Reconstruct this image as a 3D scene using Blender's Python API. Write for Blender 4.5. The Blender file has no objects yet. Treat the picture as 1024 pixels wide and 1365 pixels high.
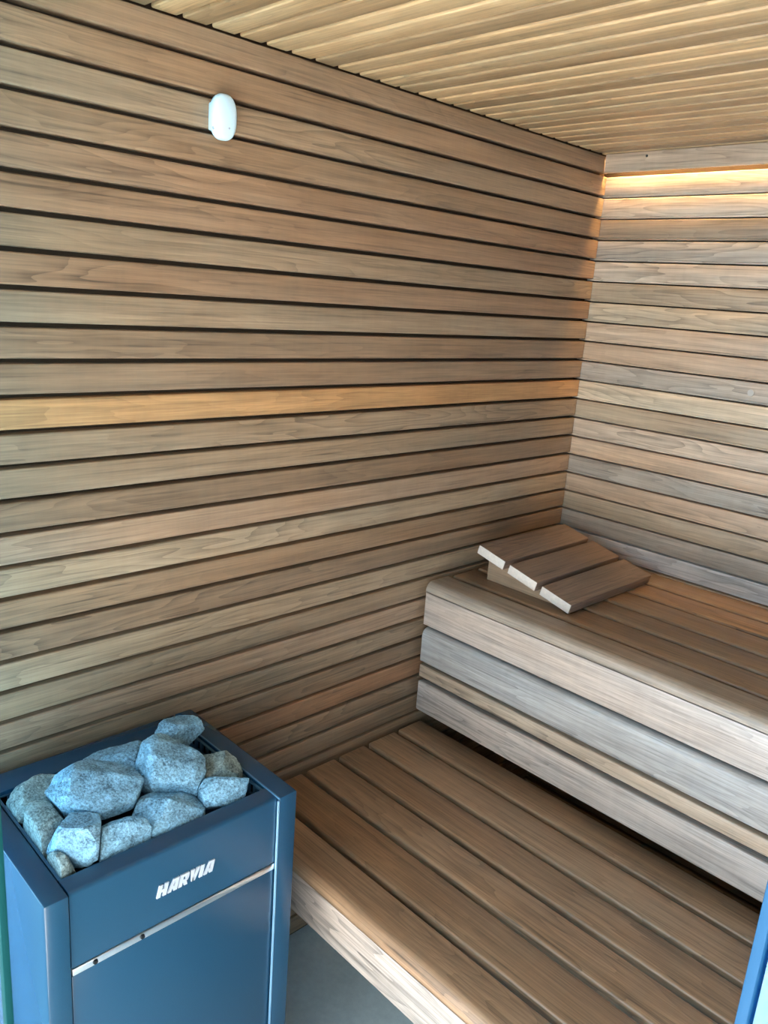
import bpy, bmesh, math, random
from mathutils import Vector, Matrix

# ------------------------------------------------------------------ camera, world, light, exposure
U = 0.055            # one cladding pitch in metres; scene is laid out in pitches
FL = -36.6           # floor height (in pitches, below the ceiling)
def P(x, y, z):      # pitches -> metres, floor at z = 0
    return Vector((x * U, y * U, (z - FL) * U))

scn = bpy.context.scene
C = scn.collection
cam_data = bpy.data.cameras.new('camera')
cam = bpy.data.objects.new('camera', cam_data)
C.objects.link(cam)
cam_data.sensor_fit = 'VERTICAL'
cam_data.sensor_height = 36.0
cam_data.lens = 1067.77 / 1365 * 36.0
cam_data.clip_start = 0.01
r_ = Vector((0.6914, 0.7189, 0.0715)); u_ = Vector((-0.2365, 0.1316, 0.9627)); f_ = Vector((-0.6827, 0.6825, -0.2610))
M = Matrix((r_, u_, -f_)).transposed().to_4x4()
M.translation = P(23.388, -37.2555, -7.5456)
cam.matrix_world = M
scn.camera = cam

scn.view_settings.view_transform = 'Standard'
scn.view_settings.look = 'None'
scn.view_settings.gamma = 1.0
scn.view_settings.use_curve_mapping = False
scn.view_settings.exposure = 0.42

world = bpy.data.worlds.new('sky')
scn.world = world
world.use_nodes = True
wn, wl = world.node_tree.nodes, world.node_tree.links
wn.clear()
wo = wn.new('ShaderNodeOutputWorld'); wb = wn.new('ShaderNodeBackground')
wt = wn.new('ShaderNodeTexCoord'); wx = wn.new('ShaderNodeSeparateXYZ'); wr = wn.new('ShaderNodeValToRGB')
wl.new(wt.outputs['Generated'], wx.inputs[0]); wl.new(wx.outputs['Z'], wr.inputs[0])
wr.color_ramp.elements[0].position = 0.0; wr.color_ramp.elements[0].color = (0.84, 0.94, 1.0, 1)
wr.color_ramp.elements[1].position = 0.7; wr.color_ramp.elements[1].color = (0.58, 0.80, 1.0, 1)
wl.new(wr.outputs[0], wb.inputs['Color']); wb.inputs['Strength'].default_value = 4.6
wl.new(wb.outputs[0], wo.inputs[0])

sun_data = bpy.data.lights.new('sun', 'SUN')
sun_data.energy = 52.0; sun_data.angle = 0.01; sun_data.color = (1.0, 0.95, 0.88)
sun = bpy.data.objects.new('sun', sun_data); C.objects.link(sun)
sun.rotation_euler = Vector((-0.75, -0.25, -1.0)).to_track_quat('-Z', 'Y').to_euler()
sun.location = (3, -3, 5)

# ------------------------------------------------------------------ materials
def srgb(r, g, b):
    f = lambda c: c / 12.92 if c <= .04045 else ((c + .055) / 1.055) ** 2.4
    return (f(r / 255), f(g / 255), f(b / 255), 1)

class NT:
    def __init__(s, name):
        s.m = bpy.data.materials.new(name); s.m.use_nodes = True
        s.n, s.l = s.m.node_tree.nodes, s.m.node_tree.links
        s.n.clear()
        s.out = s.n.new('ShaderNodeOutputMaterial')
    def node(s, t, **kw):
        o = s.n.new(t)
        for k, v in kw.items():
            if k in o.inputs: o.inputs[k].default_value = v
            else: setattr(o, k, v)
        return o
    def link(s, a, b): s.l.new(a, b)
    def math(s, op, a, b=None, c=None):
        o = s.n.new('ShaderNodeMath'); o.operation = op
        for i, v in enumerate((a, b, c)):
            if v is None: continue
            if isinstance(v, (int, float)): o.inputs[i].default_value = v
            else: s.l.new(v, o.inputs[i])
        return o.outputs[0]
    def mapping(s, vec, scale):
        o = s.n.new('ShaderNodeMapping'); o.inputs['Scale'].default_value = scale
        s.l.new(vec, o.inputs['Vector']); return o.outputs[0]
    def noise(s, vec, scale=1, detail=2, rough=.5):
        o = s.n.new('ShaderNodeTexNoise'); o.inputs['Scale'].default_value = scale
        o.inputs['Detail'].default_value = detail; o.inputs['Roughness'].default_value = rough
        s.l.new(vec, o.inputs['Vector']); return o.outputs['Fac']

def wood_material(name, rough=0.5, gain=1.0, ring=0.45, fibre=0.85, spec=0.5):
    t = NT(name)
    tc = t.node('ShaderNodeTexCoord'); oi = t.node('ShaderNodeObjectInfo')
    seed = oi.outputs['Alpha']
    off = t.node('ShaderNodeCombineXYZ')
    t.link(t.math('MULTIPLY', seed, 37.1), off.inputs[0]); t.link(t.math('MULTIPLY', seed, 11.3), off.inputs[1]); t.link(t.math('MULTIPLY', seed, 23.7), off.inputs[2])
    add = t.node('ShaderNodeVectorMath', operation='ADD')
    t.link(tc.outputs['Object'], add.inputs[0]); t.link(off.outputs[0], add.inputs[1])
    v = add.outputs[0]
    # growth rings: contour lines of a stretched noise field
    n1 = t.noise(t.mapping(v, (1.6, 13, 13)), 1, 2.5, .45)
    rings = t.math('FRACT', t.math('MULTIPLY', n1, 17.0))
    rings = t.math('POWER', rings, 2.2)
    # the strength of the rings changes from board to board and along the board
    amt = t.noise(t.mapping(v, (1.1, 3, 3)), 1, 1)
    amt = t.node('ShaderNodeMapRange', **{'From Min': .38, 'From Max': .66}); 
    amt_n = t.noise(t.mapping(v, (1.1, 3, 3)), 1, 1); t.link(amt_n, amt.inputs['Value'])
    fib = t.noise(t.mapping(v, (9, 330, 330)), 1, 3, .6)
    fib2 = t.noise(t.mapping(v, (3, 75, 75)), 1, 3, .6)
    blot = t.noise(t.mapping(v, (5, 16, 16)), 1, 3, .55)
    cross = t.noise(t.mapping(v, (60, 9, 9)), 1, 2, .6)
    tot = t.math('MULTIPLY', t.math('MULTIPLY', t.math('SUBTRACT', .35, rings), ring), amt.outputs[0])
    for s_, k in ((fib, fibre), (fib2, 1.0), (blot, .45), (cross, .16)):
        tot = t.math('ADD', tot, t.math('MULTIPLY', t.math('SUBTRACT', s_, .5), k))
    streak = t.node('ShaderNodeMapRange', **{'From Min': .56, 'From Max': .72, 'To Min': 0.0, 'To Max': -.30})
    t.link(t.noise(t.mapping(v, (3.2, 210, 210)), 1, 2, .55), streak.inputs['Value'])
    tot = t.math('ADD', tot, streak.outputs[0])
    fac = t.math('MULTIPLY', t.math('ADD', tot, 1.03), gain)
    hs = t.node('ShaderNodeVectorMath', operation='SCALE')
    t.link(oi.outputs['Color'], hs.inputs[0]); t.link(fac, hs.inputs['Scale'])
    # slow drift between redder and greyer wood inside one board
    drift = t.noise(t.mapping(v, (2.2, 9, 9)), 1.0, 2)
    mix = t.node('ShaderNodeMix', data_type='RGBA', blend_type='MULTIPLY')
    mix.inputs['Factor'].default_value = 1
    rp = t.node('ShaderNodeValToRGB')
    rp.color_ramp.elements[0].position = .3; rp.color_ramp.elements[0].color = (1.04, .98, .93, 1)
    rp.color_ramp.elements[1].position = .7; rp.color_ramp.elements[1].color = (.96, 1.0, 1.04, 1)
    t.link(drift, rp.inputs[0]); t.link(hs.outputs[0], mix.inputs['A']); t.link(rp.outputs[0], mix.inputs['B'])
    b = t.node('ShaderNodeBsdfPrincipled')
    t.link(mix.outputs['Result'], b.inputs['Base Color'])
    b.inputs['Roughness'].default_value = rough
    b.inputs['Specular IOR Level'].default_value = spec
    bump = t.node('ShaderNodeBump'); bump.inputs['Strength'].default_value = .25; bump.inputs['Distance'].default_value = .0012
    t.link(fib, bump.inputs['Height']); t.link(bump.outputs[0], b.inputs['Normal'])
    t.link(b.outputs[0], t.out.inputs[0])
    return t.m

def plain(name, col, rough=.5, metal=0, spec=.5, noise_amt=0, noise_scale=40, bump=0):
    t = NT(name)
    b = t.node('ShaderNodeBsdfPrincipled')
    b.inputs['Base Color'].default_value = col; b.inputs['Roughness'].default_value = rough
    b.inputs['Metallic'].default_value = metal; b.inputs['Specular IOR Level'].default_value = spec
    if noise_amt:
        tc = t.node('ShaderNodeTexCoord')
        n = t.noise(tc.outputs['Object'], noise_scale, 4, .6)
        f = t.math('ADD', t.math('MULTIPLY', t.math('SUBTRACT', n, .5), noise_amt), 1)
        s = t.node('ShaderNodeVectorMath', operation='SCALE'); s.inputs[0].default_value = col[:3]
        t.link(f, s.inputs['Scale']); t.link(s.outputs[0], b.inputs['Base Color'])
        if bump:
            bp = t.node('ShaderNodeBump'); bp.inputs['Strength'].default_value = bump; bp.inputs['Distance'].default_value = .001
            t.link(n, bp.inputs['Height']); t.link(bp.outputs[0], b.inputs['Normal'])
    t.link(b.outputs[0], t.out.inputs[0])
    return t.m

WOOD = wood_material('thermo_wood', rough=.42)
WOODB = wood_material('bench_wood', rough=.34, fibre=1.1, spec=.5)
DARK = plain('dark_batten', (.030, .021, .014, 1), .9, spec=.1)
DARKL = plain('brown_batten', (.085, .055, .034, 1), .9, spec=.1)
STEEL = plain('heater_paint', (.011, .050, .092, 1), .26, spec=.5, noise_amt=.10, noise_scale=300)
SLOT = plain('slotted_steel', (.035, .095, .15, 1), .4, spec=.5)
BLACK = plain('black_void', (.004, .005, .007, 1), .9, spec=.05)
CHROME = plain('brushed_trim', (.72, .72, .72, 1), .28, metal=1, noise_amt=.1, noise_scale=90)
LOGO = plain('logo_silver', (.52, .54, .57, 1), .35, metal=.3)
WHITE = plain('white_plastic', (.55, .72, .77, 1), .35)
GREYP = plain('grey_plastic', (.28, .30, .32, 1), .4)
SCREW = plain('dark_screw', (.05, .05, .05, 1), .4, metal=1)
PAVE = plain('paving', (.60, .60, .60, 1), .9, noise_amt=.25, noise_scale=6)
GREEN = plain('green_glass_edge', (.002, .045, .047, 1), .8, spec=.1)

def concrete():
    t = NT('concrete')
    tc = t.node('ShaderNodeTexCoord')
    a = t.noise(t.mapping(tc.outputs['Object'], (5, 5, 5)), 1, 5, .6)
    c = t.noise(t.mapping(tc.outputs['Object'], (60, 60, 60)), 1, 4, .65)
    f = t.math('ADD', t.math('ADD', t.math('MULTIPLY', t.math('SUBTRACT', a, .5), .5), t.math('MULTIPLY', t.math('SUBTRACT', c, .5), .35)), 1)
    s = t.node('ShaderNodeVectorMath', operation='SCALE'); s.inputs[0].default_value = (.68, .71, .64)
    t.link(f, s.inputs['Scale'])
    b = t.node('ShaderNodeBsdfPrincipled', Roughness=.5)
    t.link(s.outputs[0], b.inputs['Base Color'])
    t.link(b.outputs[0], t.out.inputs[0])
    return t.m
CONC = concrete()

def stone_material():
    t = NT('sauna_stone')
    tc = t.node('ShaderNodeTexCoord'); oi = t.node('ShaderNodeObjectInfo')
    v = tc.outputs['Object']
    a = t.noise(t.mapping(v, (260, 260, 260)), 1, 4, .75)
    c = t.noise(t.mapping(v, (40, 40, 40)), 1, 4, .6)
    rp = t.node('ShaderNodeValToRGB')
    rp.color_ramp.elements[0].position = .37; rp.color_ramp.elements[0].color = (.07, .08, .08, 1)
    rp.color_ramp.elements[1].position = .60; rp.color_ramp.elements[1].color = (.66, .68, .66, 1)
    t.link(t.math('ADD', t.math('MULTIPLY', a, .65), t.math('MULTIPLY', c, .35)), rp.inputs[0])
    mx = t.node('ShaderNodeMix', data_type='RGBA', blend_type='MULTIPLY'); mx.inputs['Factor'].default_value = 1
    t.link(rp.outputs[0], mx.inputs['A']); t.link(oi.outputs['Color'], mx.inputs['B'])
    b = t.node('ShaderNodeBsdfPrincipled', Roughness=.75)
    t.link(mx.outputs['Result'], b.inputs['Base Color'])
    bp = t.node('ShaderNodeBump'); bp.inputs['Strength'].default_value = .8; bp.inputs['Distance'].default_value = .0025
    t.link(t.math('ADD', a, c), bp.inputs['Height']); t.link(bp.outputs[0], b.inputs['Normal'])
    t.link(b.outputs[0], t.out.inputs[0])
    return t.m
STONE = stone_material()

def glass(name, tint, veil_col, veil, gloss=.08):
    t = NT(name)
    tr = t.node('ShaderNodeBsdfTransparent', Color=tint)
    gl = t.node('ShaderNodeBsdfGlossy', Roughness=.02)
    tl = t.node('ShaderNodeBsdfTranslucent', Color=veil_col)
    df = t.node('ShaderNodeBsdfDiffuse', Color=veil_col)
    a = t.node('ShaderNodeMixShader', Fac=.5); t.link(tl.outputs[0], a.inputs[1]); t.link(df.outputs[0], a.inputs[2])
    m1 = t.node('ShaderNodeMixShader', Fac=veil); t.link(tr.outputs[0], m1.inputs[1]); t.link(a.outputs[0], m1.inputs[2])
    m2 = t.node('ShaderNodeMixShader', Fac=gloss); t.link(m1.outputs[0], m2.inputs[1]); t.link(gl.outputs[0], m2.inputs[2])
    t.link(m2.outputs[0], t.out.inputs[0])
    return t.m
GLASS = glass('blue_tinted_glass', (.60, .85, 1.0, 1), (.6, .9, 1, 1), .04)
HAZE_GLASS = glass('hazed_blue_glass', (.22, .68, 1.0, 1), (.15, .46, .66, 1), .42, .04)  # milky veil stands in for the sky reflected in the door pane

def led_material():
    t = NT('led_strip')
    e = t.node('ShaderNodeEmission', Color=(1.0, .66, .28, 1), Strength=210)
    t.link(e.outputs[0], t.out.inputs[0])
    return t.m
LED = led_material()

# ------------------------------------------------------------------ helpers
def tag(o, label=None, cat=None, group=None, kind=None):
    if label: o['label'] = label
    if cat: o['category'] = cat
    if group: o['group'] = group
    if kind: o['kind'] = kind
    return o

def empty(name, loc):
    o = bpy.data.objects.new(name, None); C.objects.link(o); o.location = loc
    o.empty_display_size = .05
    return o

def place(o, parent):
    """parent without moving: o keeps its world matrix (parents are never rotated or scaled)"""
    if parent is not None:
        o.parent = parent
        o.location = o.location - wloc(parent)
    return o
def wloc(o):
    v = Vector((0, 0, 0))
    while o is not None:
        v += o.location; o = o.parent
    return v

def mesh_obj(name, me, mat, loc, parent=None, color=None, rot=None):
    if mat is not None and not me.materials: me.materials.append(mat)
    o = bpy.data.objects.new(name, me); C.objects.link(o)
    o.location = loc
    if rot is not None: o.rotation_euler = rot
    if color is not None: o.color = color
    return place(o, parent)

def bm_mesh(bm, name, smooth=True, ang=40):
    bmesh.ops.recalc_face_normals(bm, faces=bm.faces)
    me = bpy.data.meshes.new(name); bm.to_mesh(me); bm.free()
    if smooth:
        me.shade_smooth(); me.set_sharp_from_angle(angle=math.radians(ang))
    return me

def prism(pts, length, name, ang=40):
    """closed profile (a,b) -> prism centred on x; local y = a, local z = b, all in metres"""
    bm = bmesh.new(); n = len(pts)
    A = [bm.verts.new((-length / 2, a, b)) for a, b in pts]; B = [bm.verts.new((length / 2, a, b)) for a, b in pts]
    for i in range(n):
        j = (i + 1) % n
        bm.faces.new((A[i], A[j], B[j], B[i]))
    bm.faces.new(A[::-1]); bm.faces.new(B)
    return bm_mesh(bm, name, True, ang)

def board_mesh(L, Wd, T, r, name, seg=3):
    """board with all its edges rounded, long along x, width y, thickness z; sizes in pitches"""
    bm = bmesh.new(); bmesh.ops.create_cube(bm, size=1)
    bmesh.ops.scale(bm, vec=(L * U, Wd * U, T * U), verts=bm.verts)
    if r > 0:
        bmesh.ops.bevel(bm, geom=list(bm.edges), offset=r * U, segments=seg, profile=.5, affect='EDGES', clamp_overlap=True)
    return bm_mesh(bm, name, True, 35)

def box_mesh(sx, sy, sz, name, r=0.0, seg=2):
    return board_mesh(sx, sy, sz, r, name, seg)

def add_box(bm, lo, hi):
    vs = [bm.verts.new((x * U, y * U, z * U)) for x in (lo[0], hi[0]) for y in (lo[1], hi[1]) for z in (lo[2], hi[2])]
    for f in ((0, 1, 3, 2), (4, 6, 7, 5), (0, 4, 5, 1), (2, 3, 7, 6), (0, 2, 6, 4), (1, 5, 7, 3)):
        bm.faces.new([vs[i] for i in f])

def arc(cx, cy, r, a0, a1, n):
    return [(cx + r * math.cos(math.radians(a0 + (a1 - a0) * i / n)), cy + r * math.sin(math.radians(a0 + (a1 - a0) * i / n))) for i in range(n + 1)]

RX90 = math.pi / 2
rng = random.Random(7)
# wood tones as albedo (thermo-treated boards differ a lot from one to the next, apart from W and S)
TONE = {
 'g': (.318, .222, .135), 'b': (.318, .206, .119), 'r': (.330, .202, .115), 'o': (.455, .255, .110),
 'p': (.365, .244, .152), 'd': (.255, .168, .100), 'l': (.370, .267, .166), 'y': (.440, .325, .208),
 's': (.310, .236, .170), 'w': (.390, .285, .195), 'h': (.330, .175, .090), 't': (.262, .156, .085), 'u': (.298, .184, .104),
 'c': (.410, .278, .140), 'e': (.285, .188, .094), 'k': (.205, .135, .095), 'W': (.440, .350, .280), 'S': (.355, .318, .278),  # W, S: cool daylight on the front boards put into the wood colour
}
def tone(k, v=.07, g=1.0, warm=1.0):
    c = TONE[k]; f = g * (1 + rng.uniform(-v, v))
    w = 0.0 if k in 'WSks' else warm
    return (c[0] * f, c[1] * f * (1 - .055 * w), c[2] * f * (1 - .10 * w), rng.random())

# ------------------------------------------------------------------ the room
XR, YF = 36.0, -33.4     # inner face of the right wall, front edge of the side walls

# floor and the paving outside
fl = mesh_obj('floor', box_mesh(XR + 2, -YF + 2, .8, 'floor'), CONC, P(XR / 2, YF / 2, FL - .4))
tag(fl, 'grey concrete floor seen between the heater and the lower bench', 'floor', kind='structure')
pv = mesh_obj('ground', box_mesh(160, 110, .8, 'ground'), PAVE, P(XR / 2, YF - 56.2, FL - .7))
tag(pv, 'pale paving outside in front of the glass front', 'ground', kind='structure')

# --- slat profile: face .86 high, shallow tongue above it; local y = up, local z = towards the room
def slat_profile(face=.86, tongue_depth=.22, thick=.40, r=.05, tongue=True):
    p = []
    h = face / 2
    p += arc(h - r, -r, r, 90, 0, 3)            # top front edge
    p = [(a, b) for a, b in p]
    p += [(h, -thick)]
    if tongue:                                   # lip below the face, then an open slit
        lip = (1 - face) * tongue
        p += [(-h - lip, -thick), (-h - lip, -tongue_depth), (-h, -tongue_depth)]
    else:
        p += [(-h, -thick)]
    p += arc(-h + r, -r, r, 180, 90, 3)
    return [(a * U, b * U) for a, b in p]

# left wall: x = 0, slats run along y; slat k spans z = -k+1-.14 .. -k
wall_left = empty('wall_left', P(0, YF / 2, FL))
tag(wall_left, 'side wall of brown horizontal slats with dark open gaps behind the heater', 'wall', kind='structure')
mesh_obj('backing', box_mesh(.3, -YF + .6, -FL + .4, 'wall_backing'), DARKL, P(-.62, YF / 2 + .3, FL / 2), wall_left)
LL = -YF - .04
lm = prism(slat_profile(.86, .30, .44, .05, False), LL * U, 'left_slat')
lm_top = prism(slat_profile(.76, .30, .44, .05, False), LL * U, 'left_slat_top')
left_tones = 'bbgbrrgrgddoggdplbdlgpgdhdbbbdbbdbbb'
for k in range(1, 37):
    top = (k == 1)
    zc = -k + (.38 if top else .43)
    mesh_obj('plank', lm_top if top else lm, WOOD, P(0, YF / 2 - .02, zc), wall_left, tone(left_tones[k - 1], .07, 0.78 if k < 9 else .82),  # upper slats toned down for the dimmer light up there
             Matrix(((0, 0, 1), (1, 0, 0), (0, 1, 0))).to_euler())

# back wall: y = 0, slats run along x
wall_back = empty('wall_back', P(XR / 2, 0, FL))
tag(wall_back, 'end wall of pale grey-brown horizontal slats behind the upper bench', 'wall', kind='structure')
mesh_obj('backing', box_mesh(XR + 1.2, .3, -FL + .4, 'back_backing'), DARK, P(XR / 2 - .1, .62, FL / 2), wall_back)
LB = XR + .45
bmx = prism(slat_profile(.86, .10, .44, .05, .55), LB * U, 'back_slat')
ROTB = Matrix(((1, 0, 0), (0, 0, -1), (0, 1, 0))).to_euler()
back_tones = 'wwwdswglppsygwpspgsS' + 'b' * 16
for k in range(2, 37):
    mesh_obj('plank', bmx, WOOD, P(XR / 2 - .2, 0, -k + .43 - .01), wall_back, tone(back_tones[k - 1], .06, 1.12, .3), ROTB)
# the uppermost board stands proud and hides the light strip
tp = mesh_obj('plank', board_mesh(XR - .1, .86, .20, .04, 'top_board'), WOOD, P(XR / 2 + .03, -.40, -.60), wall_back, tone('w'), ROTB)
mesh_obj('batten', box_mesh(XR, .7, .12, 'light_batten'), DARK, P(XR / 2, .06, -.24), wall_back)

# a round wooden plug and a nail head in the end wall
for pn, px, py, pz, pr, pm in (('plug', 8.9, -.0, -10.62, .17, plain('pale_plug', (.40, .34, .28, 1), .5)), ('nail_head', 2.29, -.50, -.38, .06, SCREW)):
    bm = bmesh.new(); bmesh.ops.create_cone(bm, cap_ends=True, segments=20, radius1=pr * U, radius2=pr * .85 * U, depth=.06 * U)
    mesh_obj(pn, bm_mesh(bm, pn), pm, P(px, py, pz), wall_back, None, (math.pi / 2, 0, 0))

# right wall (outside the frame) and ceiling
wall_right = mesh_obj('wall_right', box_mesh(.6, -YF, -FL, 'wall_right'), WOOD, P(XR + .3, YF / 2, FL / 2), None, tone('b'))
tag(wall_right, 'wooden side wall opposite the slatted wall', 'wall', kind='structure')

ceiling = empty('ceiling', P(XR / 2, YF / 2, 0))
tag(ceiling, 'yellowish wooden ceiling of narrow boards with bright grooves', 'ceiling', kind='structure')
mesh_obj('backing', box_mesh(XR + 2, -YF + 1.6, .3, 'ceiling_backing'), DARK, P(XR / 2, YF / 2, .55), ceiling)
cm = prism(slat_profile(.83, .16, .44, .05, .999), (XR + .2) * U, 'ceiling_slat')
ROTC = Matrix(((1, 0, 0), (0, -1, 0), (0, 0, -1))).to_euler()    # local z -> down, local y -> -y
ceil_tones = 'cecceccecccecceccceccecececceccecc'
for k in range(0, 33):
    yc = -.70 - k + .52
    mesh_obj('plank', cm, WOOD, P(XR / 2, yc, -.16), ceiling, tone(ceil_tones[k], .10), ROTC)

roof = mesh_obj('roof', box_mesh(XR + 3, -YF + 18, 1.2, 'roof'), DARK, P(XR / 2, (YF - 17) / 2 + .5, 1.35))  # overhang beyond the glass front added to block high sky light
tag(roof, 'flat roof slab above the wooden ceiling, with an added overhang against high sky', 'roof', kind='structure')
# glass front: a fixed blue-tinted pane on the left, a glass leaf with painted sky haze on the right
win = empty('window_1', P(3.1, -32, FL))
tag(win, 'blue-green tinted fixed glass pane beside the heater, only its edge in view', 'window', kind='structure')
mesh_obj('pane', box_mesh(6.04, .14, -FL - .5, 'fixed_pane'), GLASS, P(3.02, -32, FL / 2), win)
mesh_obj('frame', box_mesh(.26, .18, -FL - .5, 'pane_edge', .02), GREEN, P(6.20, -32, FL / 2), win)
door = empty('door_1', P(29, -32, FL))
tag(door, 'pale blue glass door leaf cut off at the edge of the lower bench', 'door', kind='structure')
mesh_obj('pane', box_mesh(13.6, .16, -FL - .5, 'door_pane'), HAZE_GLASS, P(22.2 + 6.8, -32, FL / 2), door)
mesh_obj('frame', box_mesh(.08, .22, -FL - .5, 'door_edge', .02), plain('blue_edge', (.010, .055, .12, 1), .6, spec=.1), P(22.13, -32, FL / 2), door)

# ------------------------------------------------------------------ light strip in the end wall
led = empty('light_strip', P(XR / 2, -.12, -.62))
tag(led, 'warm glowing light strip hidden under the top board of the end wall', 'light')
mesh_obj('strip', box_mesh(XR - .3, .10, .03, 'led_tape'), LED, P(XR / 2 + .05, -.19, -.405), led)
mesh_obj('channel', box_mesh(XR - .3, .12, .08, 'led_channel'), GREYP, P(XR / 2 + .05, -.19, -.345), led)

# ------------------------------------------------------------------ benches
def nosed_board(L, depth, T, R, name):
    """seat board with one big rounded front edge (local -y is the front), top at z = 0"""
    h = depth / 2; r = .09
    p = arc(-h + R, -R, R, 180, 90, 8) + arc(h - r, -r, r, 90, 0, 3) + [(h, -T), (-h, -T)]
    me = prism([(a * U, b * U) for a, b in p], L * U, name, 50)
    return me

def bench(name, label, ztop, yback, joints, yfront, tones, fascia, gain, warm, xl=.25, xr=XR - .3):
    L = xr - xl; xc = (xl + xr) / 2
    root = empty(name, P(xc, (yback + yfront) / 2, FL))
    tag(root, label, 'bench')
    ys = [yback] + joints
    gap = .26
    for i in range(len(joints)):
        y0 = ys[i] - (gap / 2 if i else 0); y1 = ys[i + 1] + gap / 2
        w = y0 - y1
        me = board_mesh(L, w, .5, .10, name + '_board')
        mesh_obj('plank', me, WOODB, P(xc, (y0 + y1) / 2, ztop - .25), root, tone(tones[i], .07, gain, warm))
    y0 = joints[-1] - gap / 2; w = y0 - yfront
    mesh_obj('plank', nosed_board(L, w, .50, .40, name + '_nose'), WOODB, P(xc, (y0 + yfront) / 2, ztop), root, tone(tones[len(joints)], .05, gain, warm))
    for (zt, zb, R, yo, tn) in fascia:
        h = zt - zb
        if R > .1:   # standing board with a rounded upper front edge
            T = .55; r = .05
            p = arc(-T / 2 + R, h / 2 - R, R, 180, 90, 8) + [(T / 2, h / 2), (T / 2, -h / 2)] + arc(-T / 2 + r, -h / 2 + r, r, 270, 180, 3)
            me = prism([(a * U, b * U) for a, b in p], L * U, name + '_fascia', 50)
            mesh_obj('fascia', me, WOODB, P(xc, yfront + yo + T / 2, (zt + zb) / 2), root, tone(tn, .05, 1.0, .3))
        else:
            me = board_mesh(L, .45, h, R, name + '_fascia')
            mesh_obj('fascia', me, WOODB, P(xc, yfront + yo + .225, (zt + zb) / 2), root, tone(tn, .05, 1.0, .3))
    # bearers that carry the boards, hidden in the dark below
    for bx in (1.2, 9, 18, 27, 34.5):
        d = yback - yfront - 1.2
        mesh_obj('bearer', box_mesh(.7, d, 1.2, name + '_bearer'), DARK, P(bx + 1.0 * (bx < 2), (yback + yfront) / 2 + .3, ztop - .5 - .6), root)
    return root

upper = bench('upper_bench', 'upper bench of long brown boards with rounded front boards painted pale as in daylight below the end wall', -20.18, -.12,
              [-1.85, -3.71, -5.66, -7.45, -9.33], -11.0, 'ututts',
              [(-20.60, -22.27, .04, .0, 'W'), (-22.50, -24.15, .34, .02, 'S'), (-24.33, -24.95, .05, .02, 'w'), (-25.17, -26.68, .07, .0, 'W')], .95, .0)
lower = bench('lower_bench', 'lower bench of reddish brown boards with a thick rounded front beside the heater', -27.42, -10.55,
              [-12.24, -14.17, -15.97, -17.80, -19.80], -21.50, 'tututu',
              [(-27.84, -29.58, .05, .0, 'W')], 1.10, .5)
# added board that keeps light out of the space under the upper bench
mesh_obj('light_block_panel', box_mesh(XR - 1, .3, 8.0, 'bench_light_block'), DARK, P(XR / 2, -11.25, -28.3 - 4.0), lower)
# legs under the benches
for root, yy, zt in ((upper, (-1.5, -10.0), -21.9), (lower, (-12.4, -20.4), -29.1)):
    for x in (18, 34.5):
        for y in yy:
            mesh_obj('leg', box_mesh(.8, .8, zt - FL, 'bench_leg', .04), DARK, P(x, y, (zt + FL) / 2), root)

# ------------------------------------------------------------------ headrest on the upper bench
hr = empty('headrest', P(4, -5.3, -20.18))
tag(hr, 'sloping wooden headrest of three dark boards lying on the upper bench', 'headrest')
ang = math.atan2(1.30, 5.35)
ux, uz = math.cos(ang), -math.sin(ang)
p0 = (1.36, -18.42)      # upper left edge of the topmost board (x, z)
hm = board_mesh(6.95, 1.62, .46, .04, 'headrest_board')
hm.materials.append(WOODB); hm.materials.append(plain('cut_wood_end', (.62, .52, .42, 1), .6, noise_amt=.4, noise_scale=160))
for pl in hm.polygons:
    if abs(pl.normal.x) > .9: pl.material_index = 1
s0 = 0.0
for s, tn in ((0.0, 'k'), (1.88, 'k'), (3.76, 'k')):
    cx = p0[0] + ux * (s + .81) + uz * .23; cz = p0[1] + uz * (s + .81) - ux * .23
    R = Matrix(((0, -ux, -uz), (1, 0, 0), (0, -uz, ux)))   # local x -> y, local y -> up the slope, local z -> out of it
    mesh_obj('plank', hm, WOODB, P(cx, -5.32, cz), hr, tone(tn), R.to_euler())
for yy in (-8.06, -2.6):
    # wedge under the boards
    def zun(x): return p0[1] + (x - p0[0]) * uz / ux - .46 / ux
    xa, xb = 1.60, 6.2
    prof = [(xa, -20.17), (6.2, -20.17), (6.2, max(zun(6.2), -20.16)), (xa, zun(xa))]
    bm = bmesh.new()
    A = [bm.verts.new(((x - 4) * U, -.2 * U, (z + 20.18) * U)) for x, z in prof]
    B = [bm.verts.new(((x - 4) * U, .2 * U, (z + 20.18) * U)) for x, z in prof]
    for i in range(4):
        j = (i + 1) % 4; bm.faces.new((A[i], A[j], B[j], B[i]))
    bm.faces.new(A[::-1]); bm.faces.new(B)
    mesh_obj('support', bm_mesh(bm, 'headrest_support', False), WOODB, P(4, yy, -20.18), hr, tone('p'))

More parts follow.
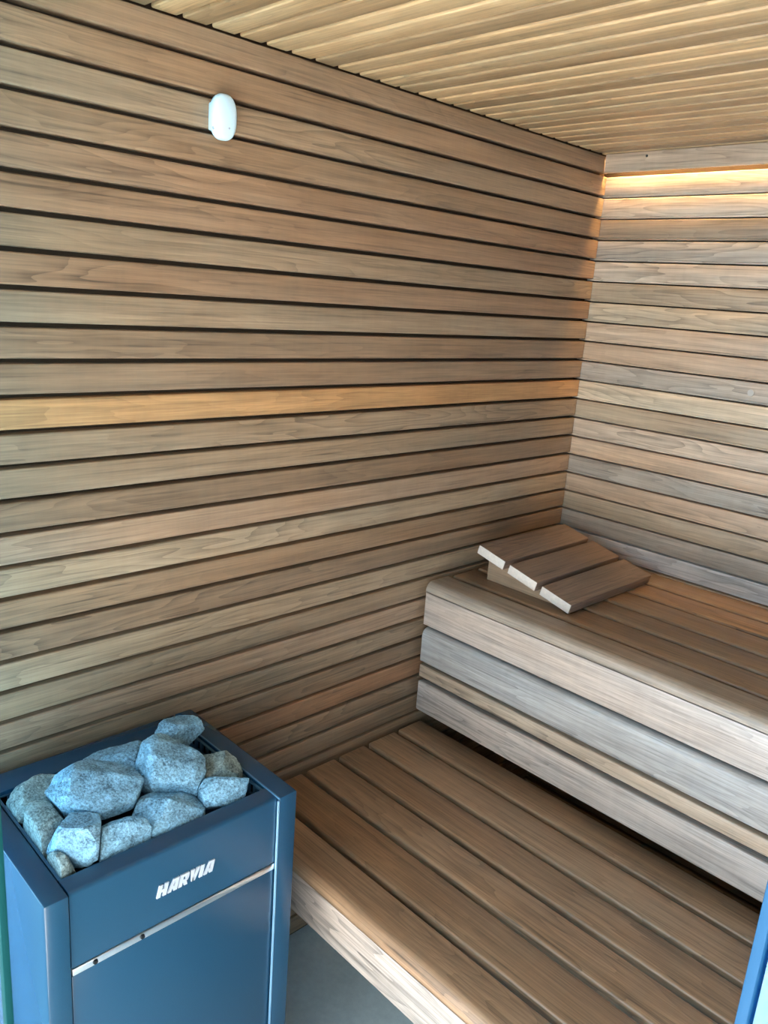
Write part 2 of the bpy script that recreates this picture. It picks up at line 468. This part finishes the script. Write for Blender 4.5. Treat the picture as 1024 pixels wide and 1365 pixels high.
# ------------------------------------------------------------------ sauna heater
ZT = -22.45; XF = 6.70; XB = .45; YL0, YL1 = -31.20, -30.58; YR1, YR0 = -24.10, -23.45
ht = empty('sauna_heater', P(3.6, -27.3, FL))
tag(ht, 'dark blue metal sauna heater filled with stones in front of the slatted wall', 'heater')
H = ZT - FL
for (ya, yb) in ((YL0, YL1), (YR1, YR0)):
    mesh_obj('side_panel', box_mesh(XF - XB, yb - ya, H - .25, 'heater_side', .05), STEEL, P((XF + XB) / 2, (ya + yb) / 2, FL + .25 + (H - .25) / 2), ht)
    mesh_obj('foot', box_mesh(5, .4, .25, 'heater_foot'), BLACK, P(3.6, (ya + yb) / 2, FL + .125), ht)
mesh_obj('edge_strip', box_mesh(XF - XB - 1.1, .05, .05, 'heater_top_lip', .01), plain('painted_edge', (.06, .16, .26, 1), .25), P((XF + XB + 1.1) / 2, YR1 - .02, ZT - .005), ht)
# paler bevelled inner edge of the right side panel, a thin folded lip
mesh_obj('edge_strip', box_mesh(.06, .06, H - .4, 'heater_lip', .01), plain('pale_edge', (.30, .52, .72, 1), .3, metal=.5), P(XF - .03, YR1 - .03, FL + .3 + (H - .4) / 2), ht)
wy = YR1 - YL1 - .08; yc = (YR1 + YL1) / 2
# upper front panel: bent over into a top flange
bm = bmesh.new(); r = .12
prof = [(XF - .10, -24.76)] + [(x, z) for x, z in arc(XF - .10 - r, ZT - .02 - r, r, 0, 90, 4)] + [(5.98, ZT - .02), (5.98, ZT - .12), (XF - .22, ZT - .12 - .02), (XF - .22, -24.76)]
A = [bm.verts.new(((x - 6.3) * U, -wy / 2 * U, (z + 23.5) * U)) for x, z in prof]; B = [bm.verts.new(((x - 6.3) * U, wy / 2 * U, (z + 23.5) * U)) for x, z in prof]
n = len(prof)
for i in range(n):
    j = (i + 1) % n; bm.faces.new((A[i], A[j], B[j], B[i]))
bm.faces.new(A[::-1]); bm.faces.new(B)
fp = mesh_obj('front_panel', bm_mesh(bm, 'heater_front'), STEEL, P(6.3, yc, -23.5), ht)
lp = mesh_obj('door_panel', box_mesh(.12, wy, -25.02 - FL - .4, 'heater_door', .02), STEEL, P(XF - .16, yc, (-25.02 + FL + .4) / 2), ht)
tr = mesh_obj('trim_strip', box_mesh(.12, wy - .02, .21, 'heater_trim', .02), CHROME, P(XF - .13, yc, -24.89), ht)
tag(tr, 'thin silver trim strip across the front')
for y in (-28.6, -29.93):
    bm = bmesh.new(); bmesh.ops.create_cone(bm, cap_ends=True, segments=14, radius1=.075 * U, radius2=.06 * U, depth=.06 * U)
    mesh_obj('screw', bm_mesh(bm, 'screw'), SCREW, P(XF - .05, y, -24.88), tr, None, (0, math.pi / 2, 0))
# inner stone basket: slotted walls, rear rim, floor
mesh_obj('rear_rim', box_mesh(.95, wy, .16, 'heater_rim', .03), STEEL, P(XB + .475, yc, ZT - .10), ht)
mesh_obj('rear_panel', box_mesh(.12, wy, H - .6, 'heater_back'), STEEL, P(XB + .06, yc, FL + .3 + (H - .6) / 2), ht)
mesh_obj('basket_floor', box_mesh(4.6, wy - .1, .2, 'basket_floor'), BLACK, P(3.7, yc, ZT - 3.0), ht)
def slotted(name, length, along, loc, behind):
    bm = bmesh.new(); bay = .34; nb = int(length / bay); b = length / nb; hh = 2.6
    def bx(s0, s1, z0, z1):
        if along == 'y': add_box(bm, (-.04, s0, z0), (.04, s1, z1))
        else: add_box(bm, (s0, -.04, z0), (s1, .04, z1))
    bx(-length / 2, length / 2, -.05, 0); bx(-length / 2, length / 2, -hh, -.40)
    for i in range(nb + 1):
        s = -length / 2 + i * b
        bx(max(-length / 2, s - .07), min(length / 2, s + .07), -.40, -.05)
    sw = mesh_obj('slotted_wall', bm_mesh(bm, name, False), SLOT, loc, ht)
    d = (.02, length, 2.5) if along == 'y' else (length, .02, 2.5)
    mesh_obj('backing', box_mesh(*d, name + '_backing'), BLACK, loc + Vector(behind) * U + Vector((0, 0, -1.28 * U)), sw)  # black sheet added for the shade inside the slots
slotted('slots_rear', wy - .2, 'y', P(1.38, yc, ZT - .16), (-.06, 0, 0))
slotted('slots_right', 4.5, 'x', P(3.65, YR1 - .10, ZT - .10), (0, .06, 0))
slotted('slots_left', 4.5, 'x', P(3.65, YL1 + .10, ZT - .10), (0, -.06, 0))
slotted('slots_front', wy - .2, 'y', P(5.93, yc, ZT - .16), (.06, 0, 0))

# lettering on the front panel: bold slanted capitals made of bars
def letters(word, y0, z0, h, w, space, slant, th):
    bm = bmesh.new()
    def quad(pts):
        f0 = [bm.verts.new((0, (y0 + cx + a + slant * b) * U, (z0 + b) * U)) for a, b in pts]
        f1 = [bm.verts.new((.05 * U, (y0 + cx + a + slant * b) * U, (z0 + b) * U)) for a, b in pts]
        k = len(pts)
        bm.faces.new(f0[::-1]); bm.faces.new(f1)
        for i in range(k):
            j = (i + 1) % k; bm.faces.new((f0[i], f0[j], f1[j], f1[i]))
    cx = 0
    t = th
    for ch in word:
        if ch == 'H':
            quad([(0, 0), (t, 0), (t, h), (0, h)]); quad([(w - t, 0), (w, 0), (w, h), (w - t, h)]); quad([(t, h * .38), (w - t, h * .38), (w - t, h * .62), (t, h * .62)]); adv = w
        elif ch == 'A':
            quad([(0, 0), (t, 0), (w * .5 + t * .15, h), (w * .5 - t * .35, h)]); quad([(w - t, 0), (w, 0), (w, h), (w * .5 + t * .15, h), (w - t, h * .72)])
            quad([(t * .95, h * .2), (w - t, h * .2), (w - t, h * .42), (t * 1.25, h * .42)]); adv = w
        elif ch == 'R':
            quad([(0, 0), (t, 0), (t, h), (0, h)]); quad([(t, h * .78), (w * .9, h * .78), (w, h * .88), (w * .92, h), (t, h)])
            quad([(w - t, h * .5), (w, h * .56), (w, h * .88), (w - t, h * .78)]); quad([(t, h * .36), (w * .9, h * .36), (w, h * .56), (t, h * .56)])
            quad([(w * .42, h * .36), (w * .42 + t, h * .36), (w, 0), (w - t, 0)]); adv = w
        elif ch == 'V':
            quad([(0, h), (t, h), (w * .5 + t * .1, 0), (w * .5 - t * .6, 0)]); quad([(w - t, h), (w, h), (w * .5 + t * .5, 0), (w * .5 - t * .6, 0)]); adv = w
        elif ch == 'I':
            quad([(0, 0), (t, 0), (t, h), (0, h)]); adv = t
        cx += adv + space
    return bm_mesh(bm, 'lettering', False)
lg = mesh_obj('logo', letters('HARVIA', 0, 0, .37, .285, .045, .24, .105), LOGO, P(XF - .105, -28.17, -23.90), fp)
tag(lg, 'raised silver lettering HARVIA on the front panel')

# ------------------------------------------------------------------ stones, each a thing of its own
from mathutils import noise, Euler
# (x, y, z, half sizes along the stone, turn about z, tilt, blue light painted in or not, label)
stones = [
 (2.45, -25.20, -22.00, (.72, 1.02, .66), 0.1, (.2, -.3), 1, 'rounded grey stone highest at the far corner of the heater'),
 (3.95, -26.25, -22.05, (1.25, 1.25, .80), .5, (.1, .35), 1, 'large angular pale stone in the middle of the heater'),
 (2.45, -27.15, -22.25, (.75, 1.25, .60), -.2, (.1, .1), 1, 'long pale stone along the rear slotted grille'),
 (3.75, -28.65, -21.95, (1.05, 1.75, .78), -.15, (-.1, .2), 1, 'biggest broad stone of the heater with a flat grey top'),
 (2.50, -29.62, -22.58, (.85, .90, .66), .4, (.2, .1), 0, 'grey stone in the rear corner by the left side panel'),
 (3.85, -30.05, -22.55, (1.0, .75, .70), -.4, (-.1, .2), 0, 'rough grey stone against the left side panel'),
 (5.05, -29.65, -22.35, (.85, .85, .72), .3, (.2, .3), 1, 'blocky grey stone tinted as in blue light in the front left of the heater'),
 (5.55, -28.60, -22.50, (.62, .95, .55), -.3, (.1, -.1), 1, 'small wedge stone at the front behind the front panel'),
 (5.20, -27.10, -22.55, (.90, 1.20, .60), .2, (.1, .2), 1, 'flat pale stone behind the lettering of the heater'),
 (5.45, -25.25, -22.40, (.58, .90, .52), -.4, (.0, .2), 1, 'small oval stone in the front right corner of the heater'),
 (4.40, -24.90, -22.45, (.80, .80, .62), .6, (.2, .0), 0, 'dark stone against the right slotted wall'),
 (5.45, -30.30, -22.70, (.55, .45, .60), .0, (.0, .0), 0, 'little rough stone in the front left corner of the heater'),
]
def support(st, d):
    """radius of the tilted ellipsoid of a stone in direction d"""
    l = Euler((st[5][0], st[5][1], st[4])).to_matrix().transposed() @ d
    return 1.0 / math.sqrt(sum((l[k] / st[3][k]) ** 2 for k in range(3)))
BIN = ((1, 0, 0, 5.86), (-1, 0, 0, -1.46), (0, 1, 0, -24.26), (0, -1, 0, 30.42))   # inside of the basket
def stone_mesh(i):
    st = stones[i]; seed = 11 + i * 5
    rg = random.Random(seed); c = Vector(st[:3]); rot = Euler((st[5][0], st[5][1], st[4])).to_matrix()
    bm = bmesh.new(); bmesh.ops.create_icosphere(bm, subdivisions=5, radius=1)
    planes = []
    for _ in range(11):
        planes.append((Vector((rg.gauss(0, 1), rg.gauss(0, 1), rg.gauss(0, 1))).normalized(), rg.uniform(.62, .90)))
    near = []
    for k, o in enumerate(stones):
        if k == i: continue
        d = Vector(o[:3]) - c; L = d.length; d.normalize()
        a, b = support(st, d), support(o, d)
        if L < a + b + .3: near.append((d, min(a, L * a / (a + b)) - .02))
    for x, y, z, w in BIN:
        nn = Vector((x, y, z)); near.append((nn, w - c.dot(nn)))
    off = Vector((seed * 3.1, seed * 1.7, seed * .9))
    for v in bm.verts:
        d = v.co.normalized(); R = 1.0
        for nn, dist in planes:
            q = d.dot(nn)
            if q > .05: R = min(R, dist / q)
        R *= 1.06
        R += .05 * noise.noise(d * 2.2 + off) + .030 * noise.noise(d * 6 + off) + .016 * noise.noise(d * 15 + off)
        p = rot @ Vector((d.x * R * st[3][0], d.y * R * st[3][1], d.z * R * st[3][2]))
        for nn, dist in near:
            q = p.dot(nn)
            if q > dist > .05: p *= dist / q
        v.co = p * U
    return bm_mesh(bm, 'stone', True, 22)
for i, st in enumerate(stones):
    o = mesh_obj('stone', stone_mesh(i), STONE, P(*st[:3]), None, (.52, .90, 1.14, 1) if st[6] else (.58, .70, .66, 1))  # blue light put into the colour of most stones, the rest left grey
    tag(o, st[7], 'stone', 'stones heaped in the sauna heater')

# ------------------------------------------------------------------ white sensor on the slatted wall
sn = empty('temperature_sensor', P(0, -22.45, -2.66))
tag(sn, 'white oval sensor mounted high on the slatted wall', 'sensor')
def oval(hy, hz, d, name, n=40, dome=.5):
    bm = bmesh.new()
    def ring(f, x):
        vs = []
        for i in range(n):
            a = 2 * math.pi * i / n; e = 2.5
            c, s = math.cos(a), math.sin(a)
            y = hy * f * math.copysign(abs(c) ** (2 / e), c); z = hz * f * math.copysign(abs(s) ** (2 / e), s)
            vs.append(bm.verts.new((x * U, y * U, z * U)))
        return vs
    rings = [ring(.90, 0), ring(.98, .05), ring(1, d * .5), ring(.97, d * .78), ring(.90, d * .93), ring(.78, d), ring(.5, d + .04), ring(.2, d + .055)]
    for a, b in zip(rings, rings[1:]):
        for i in range(n):
            j = (i + 1) % n; bm.faces.new((a[i], a[j], b[j], b[i]))
    bm.faces.new(rings[0][::-1]); bm.faces.new(rings[-1])
    return bm_mesh(bm, name, True, 50)
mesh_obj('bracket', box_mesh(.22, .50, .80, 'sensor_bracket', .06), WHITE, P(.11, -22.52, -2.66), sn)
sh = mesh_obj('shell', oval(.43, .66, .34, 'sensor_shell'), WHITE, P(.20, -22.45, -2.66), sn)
bm = bmesh.new(); bmesh.ops.create_uvsphere(bm, u_segments=10, v_segments=6, radius=.035 * U)
mesh_obj('indicator', bm_mesh(bm, 'indicator'), GREYP, P(.585, -22.38, -2.98), sh)
bm = bmesh.new(); bmesh.ops.create_uvsphere(bm, u_segments=10, v_segments=6, radius=.06 * U)
mesh_obj('button', bm_mesh(bm, 'button'), GREYP, P(.40, -22.80, -3.02), sh)
